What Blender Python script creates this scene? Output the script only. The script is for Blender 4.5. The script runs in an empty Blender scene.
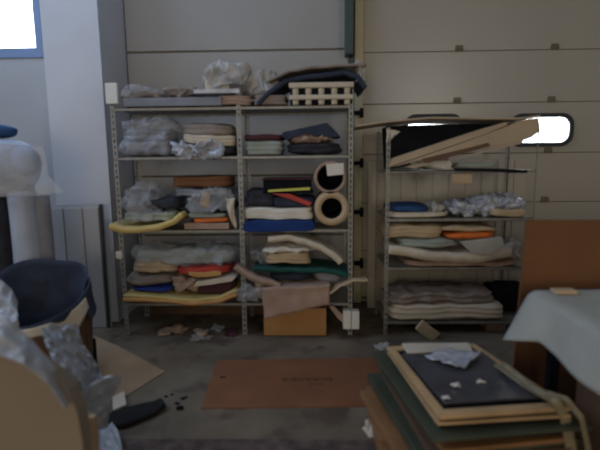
import bpy, bmesh, math, random
from mathutils import Vector, Matrix, noise, Euler
random.seed(7)
C = bpy.context.scene.collection
V = Vector
# ---------------------------------------------------------------- camera
CAM = V((0, 0, 1.5)); FPX = 450.0
PITCH, YAW, ROLL = math.radians(8.0), math.radians(1.5), math.radians(0.6)
RM = (Matrix.Rotation(YAW, 3, 'Z') @ Matrix.Rotation(math.pi/2 - PITCH, 3, 'X') @ Matrix.Rotation(ROLL, 3, 'Z'))
RM = (Matrix.Rotation(YAW, 3, 'Z') @ Matrix.Rotation(math.pi/2 - PITCH, 3, 'X') @ Matrix.Rotation(-ROLL, 3, 'Z'))
def ray(px, py): return RM @ V(((px-300)/FPX, (225-py)/FPX, -1.0))
def P(px, py, Y):
    d = ray(px, py); return CAM + d*(Y/d.y)
def F(px, py, z=0.0):
    d = ray(px, py); return CAM + d*((z-1.5)/d.z)
cd = bpy.data.cameras.new('camera'); cam = bpy.data.objects.new('camera', cd); C.objects.link(cam)
cam.matrix_world = Matrix.Translation(CAM) @ RM.to_4x4()
cd.sensor_width = 36; cd.lens = 36*FPX/600; cd.clip_start = .05
cd.dof.use_dof = True; cd.dof.focus_distance = 40; cd.dof.aperture_fstop = (cd.lens/1000)/0.017
bpy.context.scene.camera = cam
# ---------------------------------------------------------------- materials
MATS = {}
def mat(name, col, rough=.7, var=.18, scale=7.0, bump=.25, alpha=1, metal=0, emit=None, estr=0, spec=.4, bscale=None, trans=0, stain=None):
    if name in MATS: return MATS[name]
    m = bpy.data.materials.new(name); m.use_nodes = True; MATS[name] = m
    nt = m.node_tree; b = nt.nodes['Principled BSDF']
    b.inputs['Roughness'].default_value = rough; b.inputs['Metallic'].default_value = metal
    b.inputs['Specular IOR Level'].default_value = spec; b.inputs['Alpha'].default_value = alpha
    if trans: b.inputs['Transmission Weight'].default_value = trans
    tc = nt.nodes.new('ShaderNodeTexCoord')
    n = nt.nodes.new('ShaderNodeTexNoise'); n.inputs['Scale'].default_value = scale; n.inputs['Detail'].default_value = 6
    nt.links.new(tc.outputs['Object'], n.inputs['Vector'])
    r = nt.nodes.new('ShaderNodeValToRGB'); nt.links.new(n.outputs['Fac'], r.inputs['Fac'])
    r.color_ramp.elements[0].position = .3; r.color_ramp.elements[1].position = .7
    r.color_ramp.elements[0].color = (*[max(0, c*(1-var)) for c in col], 1)
    r.color_ramp.elements[1].color = (*[min(1, c*(1+var)) for c in col], 1)
    out = r.outputs['Color']
    if stain:
        n2 = nt.nodes.new('ShaderNodeTexNoise'); n2.inputs['Scale'].default_value = stain[1]; n2.inputs['Detail'].default_value = 8
        nt.links.new(tc.outputs['Object'], n2.inputs['Vector'])
        r2 = nt.nodes.new('ShaderNodeValToRGB'); r2.color_ramp.elements[0].position = .52; r2.color_ramp.elements[1].position = .62
        nt.links.new(n2.outputs['Fac'], r2.inputs['Fac'])
        mx = nt.nodes.new('ShaderNodeMixRGB'); nt.links.new(r2.outputs['Color'], mx.inputs['Fac'])
        nt.links.new(out, mx.inputs['Color1']); mx.inputs['Color2'].default_value = (*stain[0], 1); out = mx.outputs['Color']
    nt.links.new(out, b.inputs['Base Color'])
    if bump:
        nb = nt.nodes.new('ShaderNodeTexNoise'); nb.inputs['Scale'].default_value = bscale or scale*6; nb.inputs['Detail'].default_value = 4
        nt.links.new(tc.outputs['Object'], nb.inputs['Vector'])
        bp = nt.nodes.new('ShaderNodeBump'); bp.inputs['Strength'].default_value = bump; bp.inputs['Distance'].default_value = .01
        nt.links.new(nb.outputs['Fac'], bp.inputs['Height']); nt.links.new(bp.outputs['Normal'], b.inputs['Normal'])
    if emit:
        b.inputs['Emission Color'].default_value = (*emit, 1); b.inputs['Emission Strength'].default_value = estr
    return m
M_wall = mat('wall_paint', (.40, .41, .43), .75, .06, 1.5, .08)
M_pill = mat('pillar_paint', (.55, .56, .59), .7, .05, 2, .08)
M_door = mat('door_enamel', (.43, .395, .33), .27, .04, 1.2, .0, spec=.5)
M_door2 = mat('shutter_enamel', (.36, .345, .32), .5, .06, 1.2, .04)
M_floor = mat('concrete', (.165, .13, .09), .8, .3, 2.2, .3, stain=((.10, .07, .05), 3.1))
M_strip = mat('red_floor', (.10, .07, .06), .85, .5, 14, .6)
M_steel = mat('galvanised_steel', (.30, .30, .28), .5, .15, 20, .05, metal=.3)
M_steel2 = mat('grey_steel', (.26, .25, .22), .5, .15, 20, .05, metal=.3)
M_green = mat('green_steel', (.05, .08, .075), .5, .1)
M_cream = mat('cream_steel', (.45, .40, .27), .55, .1)
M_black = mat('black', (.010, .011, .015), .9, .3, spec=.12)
M_dark = mat('charcoal_cloth', (.03, .032, .045), .9, .4, 9, .5)
M_navy = mat('navy_cloth', (.03, .04, .07), .85, .3, 9, .5)
M_film = mat('clear_film', (.62, .66, .72), .22, .2, 9, .6, alpha=.26, spec=.8)
M_film2 = mat('milky_film', (.50, .48, .45), .3, .15, 8, .5, alpha=.7, spec=.7)
M_silver = mat('silvery_film', (.50, .53, .60), .22, .2, 8, .5, metal=.1, spec=.8, alpha=.85)
M_white = mat('white_cloth', (.43, .43, .38), .85, .08, 5, .25)
M_paper = mat('white_paper', (.72, .70, .64), .8, .05)
M_offw = mat('cream_cloth', (.60, .53, .42), .9, .12, 5, .3)
M_grey = mat('grey_felt', (.24, .25, .29), .9, .15, 6, .3)
M_greyb = mat('brown_grey_felt', (.27, .23, .20), .9, .15, 6, .3)
M_kraft = mat('kraft_card', (.36, .25, .15), .8, .12, 4, .12)
M_card = mat('cardboard', (.18, .08, .034), .85, .1, 3, .1)
M_cardb = mat('pale_cardboard', (.46, .36, .25), .85, .1, 3, .1)
M_cardd = mat('dark_cardboard', (.13, .075, .045), .85, .15, 3, .1)
M_mat = mat('orange_cardboard', (.22, .088, .038), .85, .12, 3, .12)
M_yel = mat('yellow_foam', (.60, .46, .17), .85, .1, 6, .2)
M_ora = mat('orange_foam', (.55, .30, .11), .85, .1, 6, .2)
M_red = mat('red_cloth', (.50, .06, .045), .7, .2, 6, .3)
M_orr = mat('orange_red', (.70, .17, .03), .7, .2, 6, .2)
M_vblue = mat('vivid_blue_cloth', (.02, .045, .28), .8, .2, 6, .3)
M_blue = mat('blue_cloth', (.006, .035, .18), .8, .2, 6, .3)
M_dblue = mat('deep_blue_cloth', (.02, .07, .19), .8, .2, 6, .3)
M_teal = mat('teal_cloth', (.010, .075, .062), .85, .2, 6, .3)
M_maroon = mat('maroon_cloth', (.07, .02, .03), .8, .2, 6, .3)
M_pink = mat('pinkish_paper', (.38, .265, .205), .8, .12, 6, .3)
M_tan = mat('tan_cloth', (.50, .38, .24), .85, .12, 6, .3)
M_sage = mat('grey_green_cloth', (.30, .34, .30), .85, .12, 6, .3)
M_lime = mat('lime_strip', (.60, .62, .12), .7, .05)
M_foam = mat('white_foam', (.74, .73, .68), .8, .03)
M_wood = mat('pale_wood', (.50, .33, .17), .6, .2, 5, .1)
M_woodo = mat('orange_wood', (.27, .14, .06), .6, .2, 5, .1)
M_gboard = mat('green_board', (.06, .068, .045), .55, .2, 5, .15)
M_glassd = mat('dark_glazed_board', (.06, .062, .072), .2, .35, 5, .06, spec=.9)
M_frame = mat('blue_window_frame', (.13, .20, .36), .4, .05)
M_rub = mat('rubber_seal', (.03, .035, .04), .6, .05)
M_sky = mat('bright_sky_pane', (.8, .8, .8), .5, 0, bump=0, emit=(.93, .97, 1.0), estr=5)
M_print = mat('dark_print', (.05, .025, .015), .9, .1)
M_core = mat('door_core', (.17, .15, .12), .8, .05)
M_film3 = mat('bluish_film', (.44, .46, .49), .25, .12, 6, .4, alpha=.75, spec=.8)
M_hinge = mat('hinge_brass', (.16, .13, .09), .5, .1)
M_hull = mat('dome_cover', (.40, .46, .58), .6, .12, 5, .35)

# ---------------------------------------------------------------- object helpers
def tag(o, label=None, cat=None, group=None, kind=None):
    if label: o['label'] = label
    if cat: o['category'] = cat
    if group: o['group'] = group
    if kind: o['kind'] = kind
    return o
def link(name, me, m, parent=None, smooth=False):
    me.name = name
    o = bpy.data.objects.new(name, me); C.objects.link(o)
    if m: me.materials.append(m)
    if parent:
        o.parent = parent; o.matrix_parent_inverse = Matrix.Translation(-parent.location) if parent.type == 'EMPTY' else Matrix.Identity(4)
    if smooth:
        for p in me.polygons: p.use_smooth = True
    return o
def empty(name, loc, label=None, cat=None, group=None, kind=None):
    o = bpy.data.objects.new(name, None); C.objects.link(o); o.location = loc; o.empty_display_size = .1
    return tag(o, label, cat, group, kind)
def bmobj(name, bm, m, parent=None, smooth=False, bevel=0):
    if bevel: bmesh.ops.bevel(bm, geom=list(bm.edges), offset=bevel, segments=2, affect='EDGES', profile=.6)
    bmesh.ops.recalc_face_normals(bm, faces=bm.faces)
    me = bpy.data.meshes.new(name); bm.to_mesh(me); bm.free()
    return link(name, me, m, parent, smooth)
def bx(bm, x0, x1, y0, y1, z0, z1, M=None):
    vs = bmesh.ops.create_cube(bm, size=1)['verts']
    for v in vs:
        v.co = V(((x0+x1)/2+v.co.x*(x1-x0), (y0+y1)/2+v.co.y*(y1-y0), (z0+z1)/2+v.co.z*(z1-z0)))
        if M: v.co = M @ v.co
    return vs
def box(name, x0, x1, y0, y1, z0, z1, m, parent=None, bevel=0, M=None):
    bm = bmesh.new(); bx(bm, x0, x1, y0, y1, z0, z1, M); return bmobj(name, bm, m, parent, bevel=bevel)
def prism(name, pts, ya, yb, m, parent=None, bevel=0, M=None):
    """outline in (x,z) given thickness along y"""
    bm = bmesh.new()
    a = [bm.verts.new(V((x, ya, z))) for x, z in pts]; b = [bm.verts.new(V((x, yb, z))) for x, z in pts]
    bm.faces.new(a); bm.faces.new(b[::-1]); n = len(pts)
    for i in range(n): bm.faces.new((a[i], b[i], b[(i+1) % n], a[(i+1) % n]))
    if M: bmesh.ops.transform(bm, matrix=M, verts=bm.verts)
    return bmobj(name, bm, m, parent, bevel=bevel)
def flat(name, pts, z0, th, m, parent=None, wob=0.0, bevel=0, seed=0):
    """floor outline in (x,y) with thickness"""
    bm = bmesh.new(); n = len(pts)
    a = [bm.verts.new(V((p[0], p[1], z0+(p[2] if len(p) > 2 else 0)))) for p in pts]
    b = [bm.verts.new(v.co+V((0, 0, th))) for v in a]
    bm.faces.new(a[::-1]); bm.faces.new(b)
    for i in range(n): bm.faces.new((a[i], a[(i+1) % n], b[(i+1) % n], b[i]))
    return bmobj(name, bm, m, parent, bevel=bevel)
def grid_sheet(name, fn, nu, nv, th, m, parent=None, smooth=True):
    """thick sheet over fn(u,v)->Vector"""
    g = [[fn(i/nu, j/nv) for j in range(nv+1)] for i in range(nu+1)]
    bm = bmesh.new(); top = []; bot = []
    for i in range(nu+1):
        rt, rb = [], []
        for j in range(nv+1):
            du = g[min(i+1, nu)][j]-g[max(i-1, 0)][j]; dv = g[i][min(j+1, nv)]-g[i][max(j-1, 0)]
            nn = du.cross(dv); nn = nn.normalized() if nn.length > 1e-9 else V((0, 0, 1))
            rt.append(bm.verts.new(g[i][j]+nn*th/2)); rb.append(bm.verts.new(g[i][j]-nn*th/2))
        top.append(rt); bot.append(rb)
    for i in range(nu):
        for j in range(nv):
            bm.faces.new((top[i][j], top[i+1][j], top[i+1][j+1], top[i][j+1]))
            bm.faces.new((bot[i][j], bot[i][j+1], bot[i+1][j+1], bot[i+1][j]))
    for i in range(nu):
        bm.faces.new((top[i][0], bot[i][0], bot[i+1][0], top[i+1][0])); bm.faces.new((top[i][nv], top[i+1][nv], bot[i+1][nv], bot[i][nv]))
    for j in range(nv):
        bm.faces.new((top[0][j], top[0][j+1], bot[0][j+1], bot[0][j])); bm.faces.new((top[nu][j], bot[nu][j], bot[nu][j+1], top[nu][j+1]))
    return bmobj(name, bm, m, parent, smooth)
def poly(pts, t):
    """smooth interpolation along a list of numbers/vectors"""
    k = t*(len(pts)-1); i = min(int(k), len(pts)-2); f = k-i; f = f*f*(3-2*f)*.5+f*.5
    return pts[i]*(1-f)+pts[i+1]*f
def nz(p, f, s=0): return noise.noise(V((p[0]*f+s*7.3, p[1]*f-s*3.1, p[2]*f+s*1.7)))
def profile_sheet(name, prof, y0, y1, th, m, parent=None, amp=.006, seed=0, nu=40, nv=16, skew=0.0):
    """prof: list of (x,z) along the sheet's width; extends from y0 (front) to y1 (back); amp: waviness"""
    pr = [V((x, 0, z)) for x, z in prof]
    def fn(u, v):
        p = poly(pr, u); y = y0+(y1-y0)*v
        q = V((p.x+skew*v, y, p.z)); a = nz(q, 5, seed)*amp*2+nz(q, 14, seed)*amp
        return q+V((a*.4, a*1.2*(1-v), a))
    return grid_sheet(name, fn, nu, nv, th, m, parent)
def ridge(w, f, seed):
    a = 0
    for o, g in ((1, 1), (2.1, .5), (4.3, .28)):
        wp = V((w.x, w.y, w.z))+V((nz(w, f*o, seed+9), nz(w, f*o, seed+11), nz(w, f*o, seed+13)))*(.25/(f*o))
        a += (1-abs(nz(wp, f*o, seed+o))*2.6)*g
    return a/1.4
def soft(name, x0, x1, y0, y1, z0, z1, m, parent=None, k=7, amp=.011, f=6, layers=0, ld=.012, crum=0, seed=0, arc=None, n=(30, 12, 10), tilt=0, smooth=True):
    """folded or wrapped bulky thing: rounded block with folds, creases, optional layer ridges"""
    bm = bmesh.new(); nx, ny, n_z = n; idx = {}
    def vert(i, j, l):
        key = (i, j, l)
        if key in idx: return idx[key]
        p = V((2*i/nx-1, 2*j/ny-1, 2*l/n_z-1))
        s = (abs(p.x)**k+abs(p.y)**k+abs(p.z)**k)**(1/k); q = p/s
        hx, hy, hz = (x1-x0)/2, (y1-y0)/2, (z1-z0)/2
        w = V(((x0+x1)/2+q.x*hx, (y0+y1)/2+q.y*hy, (z0+z1)/2+q.z*hz))
        if layers:
            r = abs(math.sin((q.z+1)/2*layers*math.pi+nz(w, 3, seed)*1.2)); g = (r-.7)*ld
            li = int((q.z+1)/2*layers*.999); rj = (noise.noise(V((li*3.7+seed, 1 if q.x > 0 else 9, seed*.37))))*ld*3; g2 = g
            w.x += (1 if q.x > 0 else -1)*(g-abs(rj))*min(1, abs(q.x)*1.2); w.y += (1 if q.y > 0 else -1)*g*min(1, abs(q.y)*1.2)
        dn = V((nz(w, f, seed), nz(w, f, seed+3), nz(w, f, seed+5)))*amp*1.6
        if crum:
            dn += q*(ridge(w, f*.9, seed)-.75)*crum*1.5
        w = w+dn
        if arc: w.z += arc((w.x-x0)/(x1-x0), (w.y-y0)/(y1-y0))*((w.z-z0)/(z1-z0) if arc.__code__.co_argcount == 2 and l > 0 else 0)
        w.z = max(w.z, z0)
        idx[key] = bm.verts.new(w); return idx[key]
    def face(fn, a, b):
        for i in range(a):
            for j in range(b):
                bm.faces.new((vert(*fn(i, j)), vert(*fn(i+1, j)), vert(*fn(i+1, j+1)), vert(*fn(i, j+1))))
    face(lambda a, b: (a, b, 0), nx, ny); face(lambda a, b: (a, b, n_z), nx, ny)
    face(lambda a, b: (a, 0, b), nx, n_z); face(lambda a, b: (a, ny, b), nx, n_z)
    face(lambda a, b: (0, a, b), ny, n_z); face(lambda a, b: (nx, a, b), ny, n_z)
    if tilt:
        c = V((x0 if tilt > 0 else x1, 0, z0)); Mx = Matrix.Translation(c) @ Matrix.Rotation(-tilt, 4, 'Y') @ Matrix.Translation(-c)
        bmesh.ops.transform(bm, matrix=Mx, verts=bm.verts)
    return bmobj(name, bm, m, parent, smooth)
def spx(name, r, zb, m, label, cat, Y=3.78, D=.38, group=None, parent=None, **kw):
    """a soft thing whose front face spans the picture box r=(x0,ytop,x1,ybottom) on the plane Y; zb: height of what it rests on"""
    a = P(r[0], (r[1]+r[3])/2, Y); b = P(r[2], (r[1]+r[3])/2, Y); zt = P((r[0]+r[2])/2, r[1], Y).z
    if zb is None: zb = P((r[0]+r[2])/2, r[3], Y).z
    kw.setdefault('seed', len(bpy.data.objects) % 97)
    return tag(soft(name, a.x, b.x, Y, Y+D, zb, zt, m, parent, **kw), label, cat, group)
def ring(name, cx, cz, ro, ri, y0, y1, m, parent=None, seg=40, wob=.0):
    bm = bmesh.new(); L = []
    for y, r in ((y0, ro), (y1, ro), (y1, ri), (y0, ri)):
        L.append([bm.verts.new(V((cx+r*(1+wob*math.sin(3*t*2*math.pi/seg))*math.cos(t*2*math.pi/seg), y, cz+r*math.sin(t*2*math.pi/seg)))) for t in range(seg)])
    for a in range(4):
        A, B = L[a], L[(a+1) % 4]
        for t in range(seg): bm.faces.new((A[t], A[(t+1) % seg], B[(t+1) % seg], B[t]))
    return bmobj(name, bm, m, parent, True)

# ================================================================ SETTING
YW = 4.67
def st(o): o['kind'] = 'structure'; return o
xL = P(42, 30, YW).x; zS = P(20, 58, YW).z       # window corner on the back wall
xP0 = P(44, 60, 4.1).x; xP1 = P(104.5, 112, 4.1).x
xD2 = P(349, 30, YW).x; xD1 = P(357, 60, YW).x
st(box('floor', -5.5, 5.5, -5, 6, -.1, 0, M_floor))
st(box('floor.001', -5, 5, -1, F(200, 440).y, 0, .006, M_strip))
st(box('ceiling', -5.5, 5.5, -5, 6, 4.6, 4.7, M_wall))
st(box('wall_left', -4.5, -4.4, -5, 5, 0, 4.6, M_wall))
st(box('wall_right', 4.6, 4.7, -5, 5, 0, 4.6, M_wall))
st(box('wall_front', -4.5, 4.7, -4.7, -4.6, 0, 4.6, M_wall))
bm = bmesh.new()   # back wall with the window opening
bx(bm, -4.5, xP1, YW, YW+.2, 0, zS); bx(bm, xL, xP1, YW, YW+.2, zS, 4.6)
bx(bm, -4.5, xL, YW, YW+.2, zS+1.25, 4.6); bx(bm, xP1, 4.7, YW+.06, YW+.2, 0, 4.6)
st(bmobj('wall_back', bm, M_wall))
w1 = empty('window_1', (xL-.6, YW, zS), kind='structure')
bm = bmesh.new(); fw = P(42, 30, YW).x-P(35.5, 30, YW).x
fh = P(20, 48.5, YW).z-zS
bx(bm, -4.3, xL, YW-.02, YW+.08, zS, zS+fh); bx(bm, -4.3, xL, YW-.02, YW+.08, zS+1.18, zS+1.25)
bx(bm, xL-fw, xL, YW-.02, YW+.08, zS+fh, zS+1.18); bx(bm, -4.3, -4.22, YW-.02, YW+.08, zS+fh, zS+1.18)
bmobj('window_frame', bm, M_frame, w1)
box('pane', -4.22, xL-fw, YW+.03, YW+.04, zS+fh, zS+1.18, M_sky, w1)
st(box('pillar', xP0, xP1, 4.1, YW, 0, 4.6, M_pill))
# sectional doors
zs0 = P(470, 153.5, YW).z; pitch = P(470, 53, YW).z-P(470, 105, YW).z
def sect_door(name, x0, x1, m, gap, zs0=zs0, pitch=pitch):
    d = empty(name, ((x0+x1)/2, YW, 0), kind='structure')
    k0 = -int(zs0/pitch); z = zs0+k0*pitch
    zz = [0.03 if z > .12 else z]+[zs0+k*pitch for k in range(k0 if z > .12 else k0+1, 6)]
    for a, b in zip(zz[:-1], zz[1:]):
        bm = bmesh.new(); bx(bm, x0, x1, YW, YW+.05, a+gap/2, b-gap/2)
        o = bmobj('door_panel', bm, m, d, bevel=.006)
    box('door_core', x0, x1, YW+.012, YW+.055, .03, zz[-1], M_core, d)
    return d, zz
d1, ZZ = sect_door('door_1', xD1, 4.55, M_door, .006)
sect_door('door_2', xP1+.01, xD2, M_door2, .02, P(230, 51, YW).z-.62*2, .62)
hx0 = P(457, 102, YW).x; hdx = P(551, 102, YW).x-hx0
for z in ZZ[1:-1]:
    for k in (0, 1, 2):
        x = hx0+k*hdx; bm = bmesh.new()
        bx(bm, x-.035, x+.035, YW-.012, YW, z-.005, z+.055); bx(bm, x-.04, x+.04, YW-.02, YW-.004, z+.012, z+.03)
        bmobj('hinge', bm, M_hinge, d1, bevel=.003)
def rrect(cx, cz, hw, hh, r, n=8):
    out = []
    for sx, sz, a0 in ((1, 1, 0), (-1, 1, 90), (-1, -1, 180), (1, -1, 270)):
        for i in range(n+1):
            a = math.radians(a0+90*i/n); out.append((cx+sx*(hw-r)+r*math.cos(a), cz+sz*(hh-r)+r*math.sin(a)))
    return out
def door_window(name, ax, bx_, yt, yb):
    a = P(ax, yb, YW); b = P(bx_, yt, YW); cx, cz, hw, hh = (a.x+b.x)/2, (a.z+b.z)/2, (b.x-a.x)/2, (b.z-a.z)/2
    w = empty(name, (cx, YW, cz), kind='structure')
    o, i = rrect(cx, cz, hw, hh, .12), rrect(cx, cz, hw-.04, hh-.04, .09)
    bm = bmesh.new(); n = len(o); L = []
    for pts, y in ((o, YW), (o, YW-.03), (i, YW-.03), (i, YW)): L.append([bm.verts.new(V((x, y, z))) for x, z in pts])
    for q in range(3):
        for t in range(n): bm.faces.new((L[q][t], L[q][(t+1) % n], L[q+1][(t+1) % n], L[q+1][t]))
    bmobj('seal_frame', bm, M_rub, w)
    prism('pane', i, YW-.012, YW-.004, M_sky, w)
door_window('window_2', 508, 573.5, 113, 147)
door_window('window_3', 403, 463, 113.8, 147.5)
door_window('window_4', 614, 679, 114, 148)
# column and door track between the two doors
ca, cb = P(345, 30, 4.6).x, P(352.5, 30, 4.6).x
st(box('trim_1', ca, cb, 4.5, YW+.05, P(349, 56, 4.6).z, 4.6, M_green, bevel=.004))
t2 = empty('trim_2', (cb+.04, 4.6, 0), kind='structure')
xa, xb = P(354, 200, 4.6).x, P(362, 200, 4.6).x
box('track', xa, xb, 4.6, YW, .02, P(349, 0, 4.6).z+.4, M_cream, t2, bevel=.004)
box('track_flange', xa-.05, xa, 4.62, YW, .02, P(349, 57, 4.6).z, M_green, t2)
for y in (113, 163, 212, 263):
    c = P(358, y, 4.58); bm = bmesh.new()
    bx(bm, c.x-.04, c.x+.05, 4.55, 4.6, c.z-.02, c.z+.02); bx(bm, c.x+.02, c.x+.05, 4.53, 4.6, c.z-.045, c.z+.045)
    bmobj('bracket', bm, M_black, t2, bevel=.003)

# ================================================================ LEFT RACK
YF, YB = 3.77, 4.27
RX = [P(117.5, 215, YF).x, P(239.5, 215, YF).x, P(350.5, 215, YF).x]
Z1, Z2, Z3, Z4 = (P(180, y, YF).z for y in (107, 156.5, 230, 303))
RZ = P(115, 92, YF).z
def post(x, y, h, m, parent, s=1, w=.036, pitch_=.05, sy=1):
    bm = bmesh.new(); e = w*.32
    for q in (0, 1):     # two flanges of the angle, each a slotted ladder
        def sl(a0, a1, z0, z1):
            if q == 0: bx(bm, min(x+s*a0, x+s*a1), max(x+s*a0, x+s*a1), y-.0015, y+.0015, z0, z1)
            else: bx(bm, x-.0015, x+.0015, min(y+sy*a0, y+sy*a1), max(y+sy*a0, y+sy*a1), z0, z1)
        sl(0, e, 0, h); sl(w-e, w, 0, h); z = 0
        while z < h:
            sl(e, w-e, z, min(h, z+pitch_*.4)); z += pitch_
    bx(bm, min(x, x+s*w), max(x, x+s*w), min(y, y+sy*w), max(y, y+sy*w), 0, .006)
    return bmobj('post', bm, m, parent)
def deck(x0, x1, y0, y1, z, m, parent, lip=.028):
    bm = bmesh.new(); bx(bm, x0, x1, y0, y1, z-.004, z)
    bx(bm, x0, x1, y0, y0+.003, z-lip, z); bx(bm, x0, x1, y1-.003, y1, z-lip, z)
    bx(bm, x0, x1, y0, y0+.015, z-lip, z-lip+.003)
    return bmobj('shelf', bm, m, parent)
rk = empty('shelving_rack', (RX[1], YF, 0), 'long two-bay steel shelving rack with slotted posts in front of the grey shutter', 'shelving')
for i, x in enumerate(RX):
    for y, sy in ((YF, 1), (YB, -1)):
        o = post(x if i < 2 else x+.018, y, RZ, M_steel, rk, -1 if i == 2 else 1, sy=sy)
for z in (Z1, Z2, Z3, Z4):
    for i in (0, 1): deck(RX[i]+.004, RX[i+1]-.004+(.0), YF+.003, YB-.003, z, M_steel, rk)
cx = RX[0]
# white cap blocks on posts
c0, c1 = P(106.5, 104, YF-.03), P(117, 83, YF-.03)
tag(box('foam_block', c0.x, c1.x, YF-.04, YF-.004, c0.z, c1.z, M_foam, bevel=.006), 'white foam block stuck on the top of the rack post nearest the pillar', 'foam block')
tag(soft('paper_label', P(116, 255, YF).x, P(122.5, 255, YF).x, YF-.006, YF-.003, P(119, 259, YF).z, P(119, 251, YF).z, M_paper, n=(4, 2, 4), amp=0), 'small white paper label stuck low on the rack post nearest the pillar', 'label')
zt = .006
# ---- top deck
zb = Z1+zt
A = tag(box('flat_folder', P(124, 100, YF).x, P(222, 100, YF).x, YF-.02, YF+.4, zb, P(170, 97.5, YF-.02).z, M_grey, bevel=.006), 'long flat blue-grey folder lying on the top deck of the rack under brown packs', 'folder')
z_ = P(170, 97.5, YF-.02).z
spx('wrapped_pack', (118, 90, 160, 97), z_, M_greyb, 'flat brown pack in clear plastic on the top deck next to the white foam block', 'pack', Y=3.8, D=.3, crum=.012, f=9, amp=.012)
spx('wrapped_pack', (162, 86, 196, 97), z_, M_greyb, 'lumpy brown pack on the top deck between the plastic-wrapped pack and the milky bag', 'pack', Y=3.8, D=.3, crum=.02, f=9, amp=.014)
spx('clear_plastic_bag', (117, 84, 150, 95), z_+.004, M_film, 'thin clear plastic bag crumpled over the brown pack beside the white foam block', 'plastic bag', Y=3.74, D=.3, crum=.03, f=8, amp=.02, k=3)
spx('brown_bundle', (214, 94, 252, 105), zb, M_pink, 'brown paper bundle lying flat on the top deck beneath the milky plastic bag', 'bundle', Y=3.76, D=.35, layers=3)
spx('brown_bundle', (253, 94, 287, 105), zb, M_greyb, 'short grey-brown bundle on the top deck between the pinkish bundle and the egg-crate stack', 'bundle', Y=3.76, D=.35, layers=3)
box_ = tag(box('pale_tray', P(194, 90, YF-.01).x, P(240, 90, YF-.01).x, YF-.03, YF+.3, P(200, 93.5, YF-.03).z, P(200, 89, YF-.03).z, M_silver, bevel=.004), 'thin pale blue-grey tray under the milky plastic bag on the top deck', 'tray')
spx('milky_plastic_bag', (196, 63, 244, 89), P(200, 89.5, YF).z, M_film2, 'large crumpled milky plastic bag heaped on the middle of the top deck', 'plastic bag', Y=3.79, D=.34, crum=.03, f=5, amp=.05, k=4, n=(44, 20, 24))
spx('milky_plastic_bag', (236, 70, 280, 93), P(250, 94, YF).z, M_film2, 'smaller milky plastic bag slumping towards the navy cover on the top deck', 'plastic bag', Y=3.80, D=.34, crum=.03, f=5, amp=.04, k=3, n=(40, 20, 20))
tag(box('inner_card', P(203, 80, 3.84).x, P(228, 80, 3.84).x, 3.90, 3.98, P(203, 88, 3.84).z, P(228, 73, 3.84).z, M_offw, bevel=.01, M=None), 'cream card piece showing through the large milky plastic bag on the top deck', 'card')
# egg-crate foam stack
eg = empty('egg_crate_stack', (P(322, 100, YF).x, YF, zb), 'stack of two egg-crate foam sheets with rows of black hollows on the top deck', 'foam sheets')
ex0, ex1 = P(289, 95, YF-.03).x, P(354, 95, YF-.03).x
def zpx(y, Y=YF-.03, x=320): return P(x, y, Y).z
for (ya, yb_) in ((82, 94), (94.5, 105)):
    zt1, zb1 = zpx(ya), zpx(yb_); zm = (zt1+zb1)/2
    if yb_ > 100: zb1 = zb
    bm = bmesh.new(); bx(bm, ex0, ex1, YF-.03, YF+.35, zm+.004, zt1); bmobj('foam_sheet', bm, M_offw, eg, bevel=.01)
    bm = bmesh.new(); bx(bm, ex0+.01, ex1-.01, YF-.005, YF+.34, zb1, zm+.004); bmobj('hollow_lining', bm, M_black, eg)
    n = 5
    for i in range(n):
        cx_ = ex0+(i+.5)*(ex1-ex0)/n
        for j in range(3):
            bm = bmesh.new(); bmesh.ops.create_cone(bm, cap_ends=True, segments=12, radius1=.027, radius2=.030, depth=zm-zb1+.006, matrix=Matrix.Translation((cx_, YF+.01+j*.12, (zm+zb1)/2)))
            bmobj('foam_peg', bm, M_offw, eg, True)
x1, x2 = P(266, 100, YF).x, P(366, 80, YF).x
profile_sheet_pts = [(P(258, 104, YF).x, P(258, 104, YF).z), (P(270, 92, YF).x, P(270, 92, YF).z), (P(285, 82, YF).x, P(285, 82, YF).z), (P(310, 76, YF).x, P(310, 77, YF).z), (P(345, 73, YF).x, P(345, 73, YF).z), (P(358, 77, YF).x, P(358, 77, YF).z), (P(365, 88, YF).x, P(365, 88, YF).z)]
tag(profile_sheet('navy_cover', profile_sheet_pts, YF-.02, YB-.06, .035, M_navy, amp=.006, seed=4), 'navy blue cover draped over the egg-crate foam on the top deck', 'cover')
pts = [(P(x, y, YF).x, P(x, y-1, YF).z+.012) for x, y in ((268, 84), (285, 76), (310, 71), (345, 68), (366, 68))]
tag(profile_sheet('paper_sheet', pts, YF-.03, YB-.05, .02, M_greyb, amp=.008, seed=9), 'grey-brown packing sheet lying over the navy cover on the top deck', 'packing sheet')
spx('plastic_scrap', (352, 63, 370, 80), None, M_film2, 'crumpled milky plastic scrap hanging at the end of the packing sheet by the green column', 'plastic scrap', Y=3.74, D=.1, crum=.04, f=8, amp=.02, k=2.5)

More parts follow.
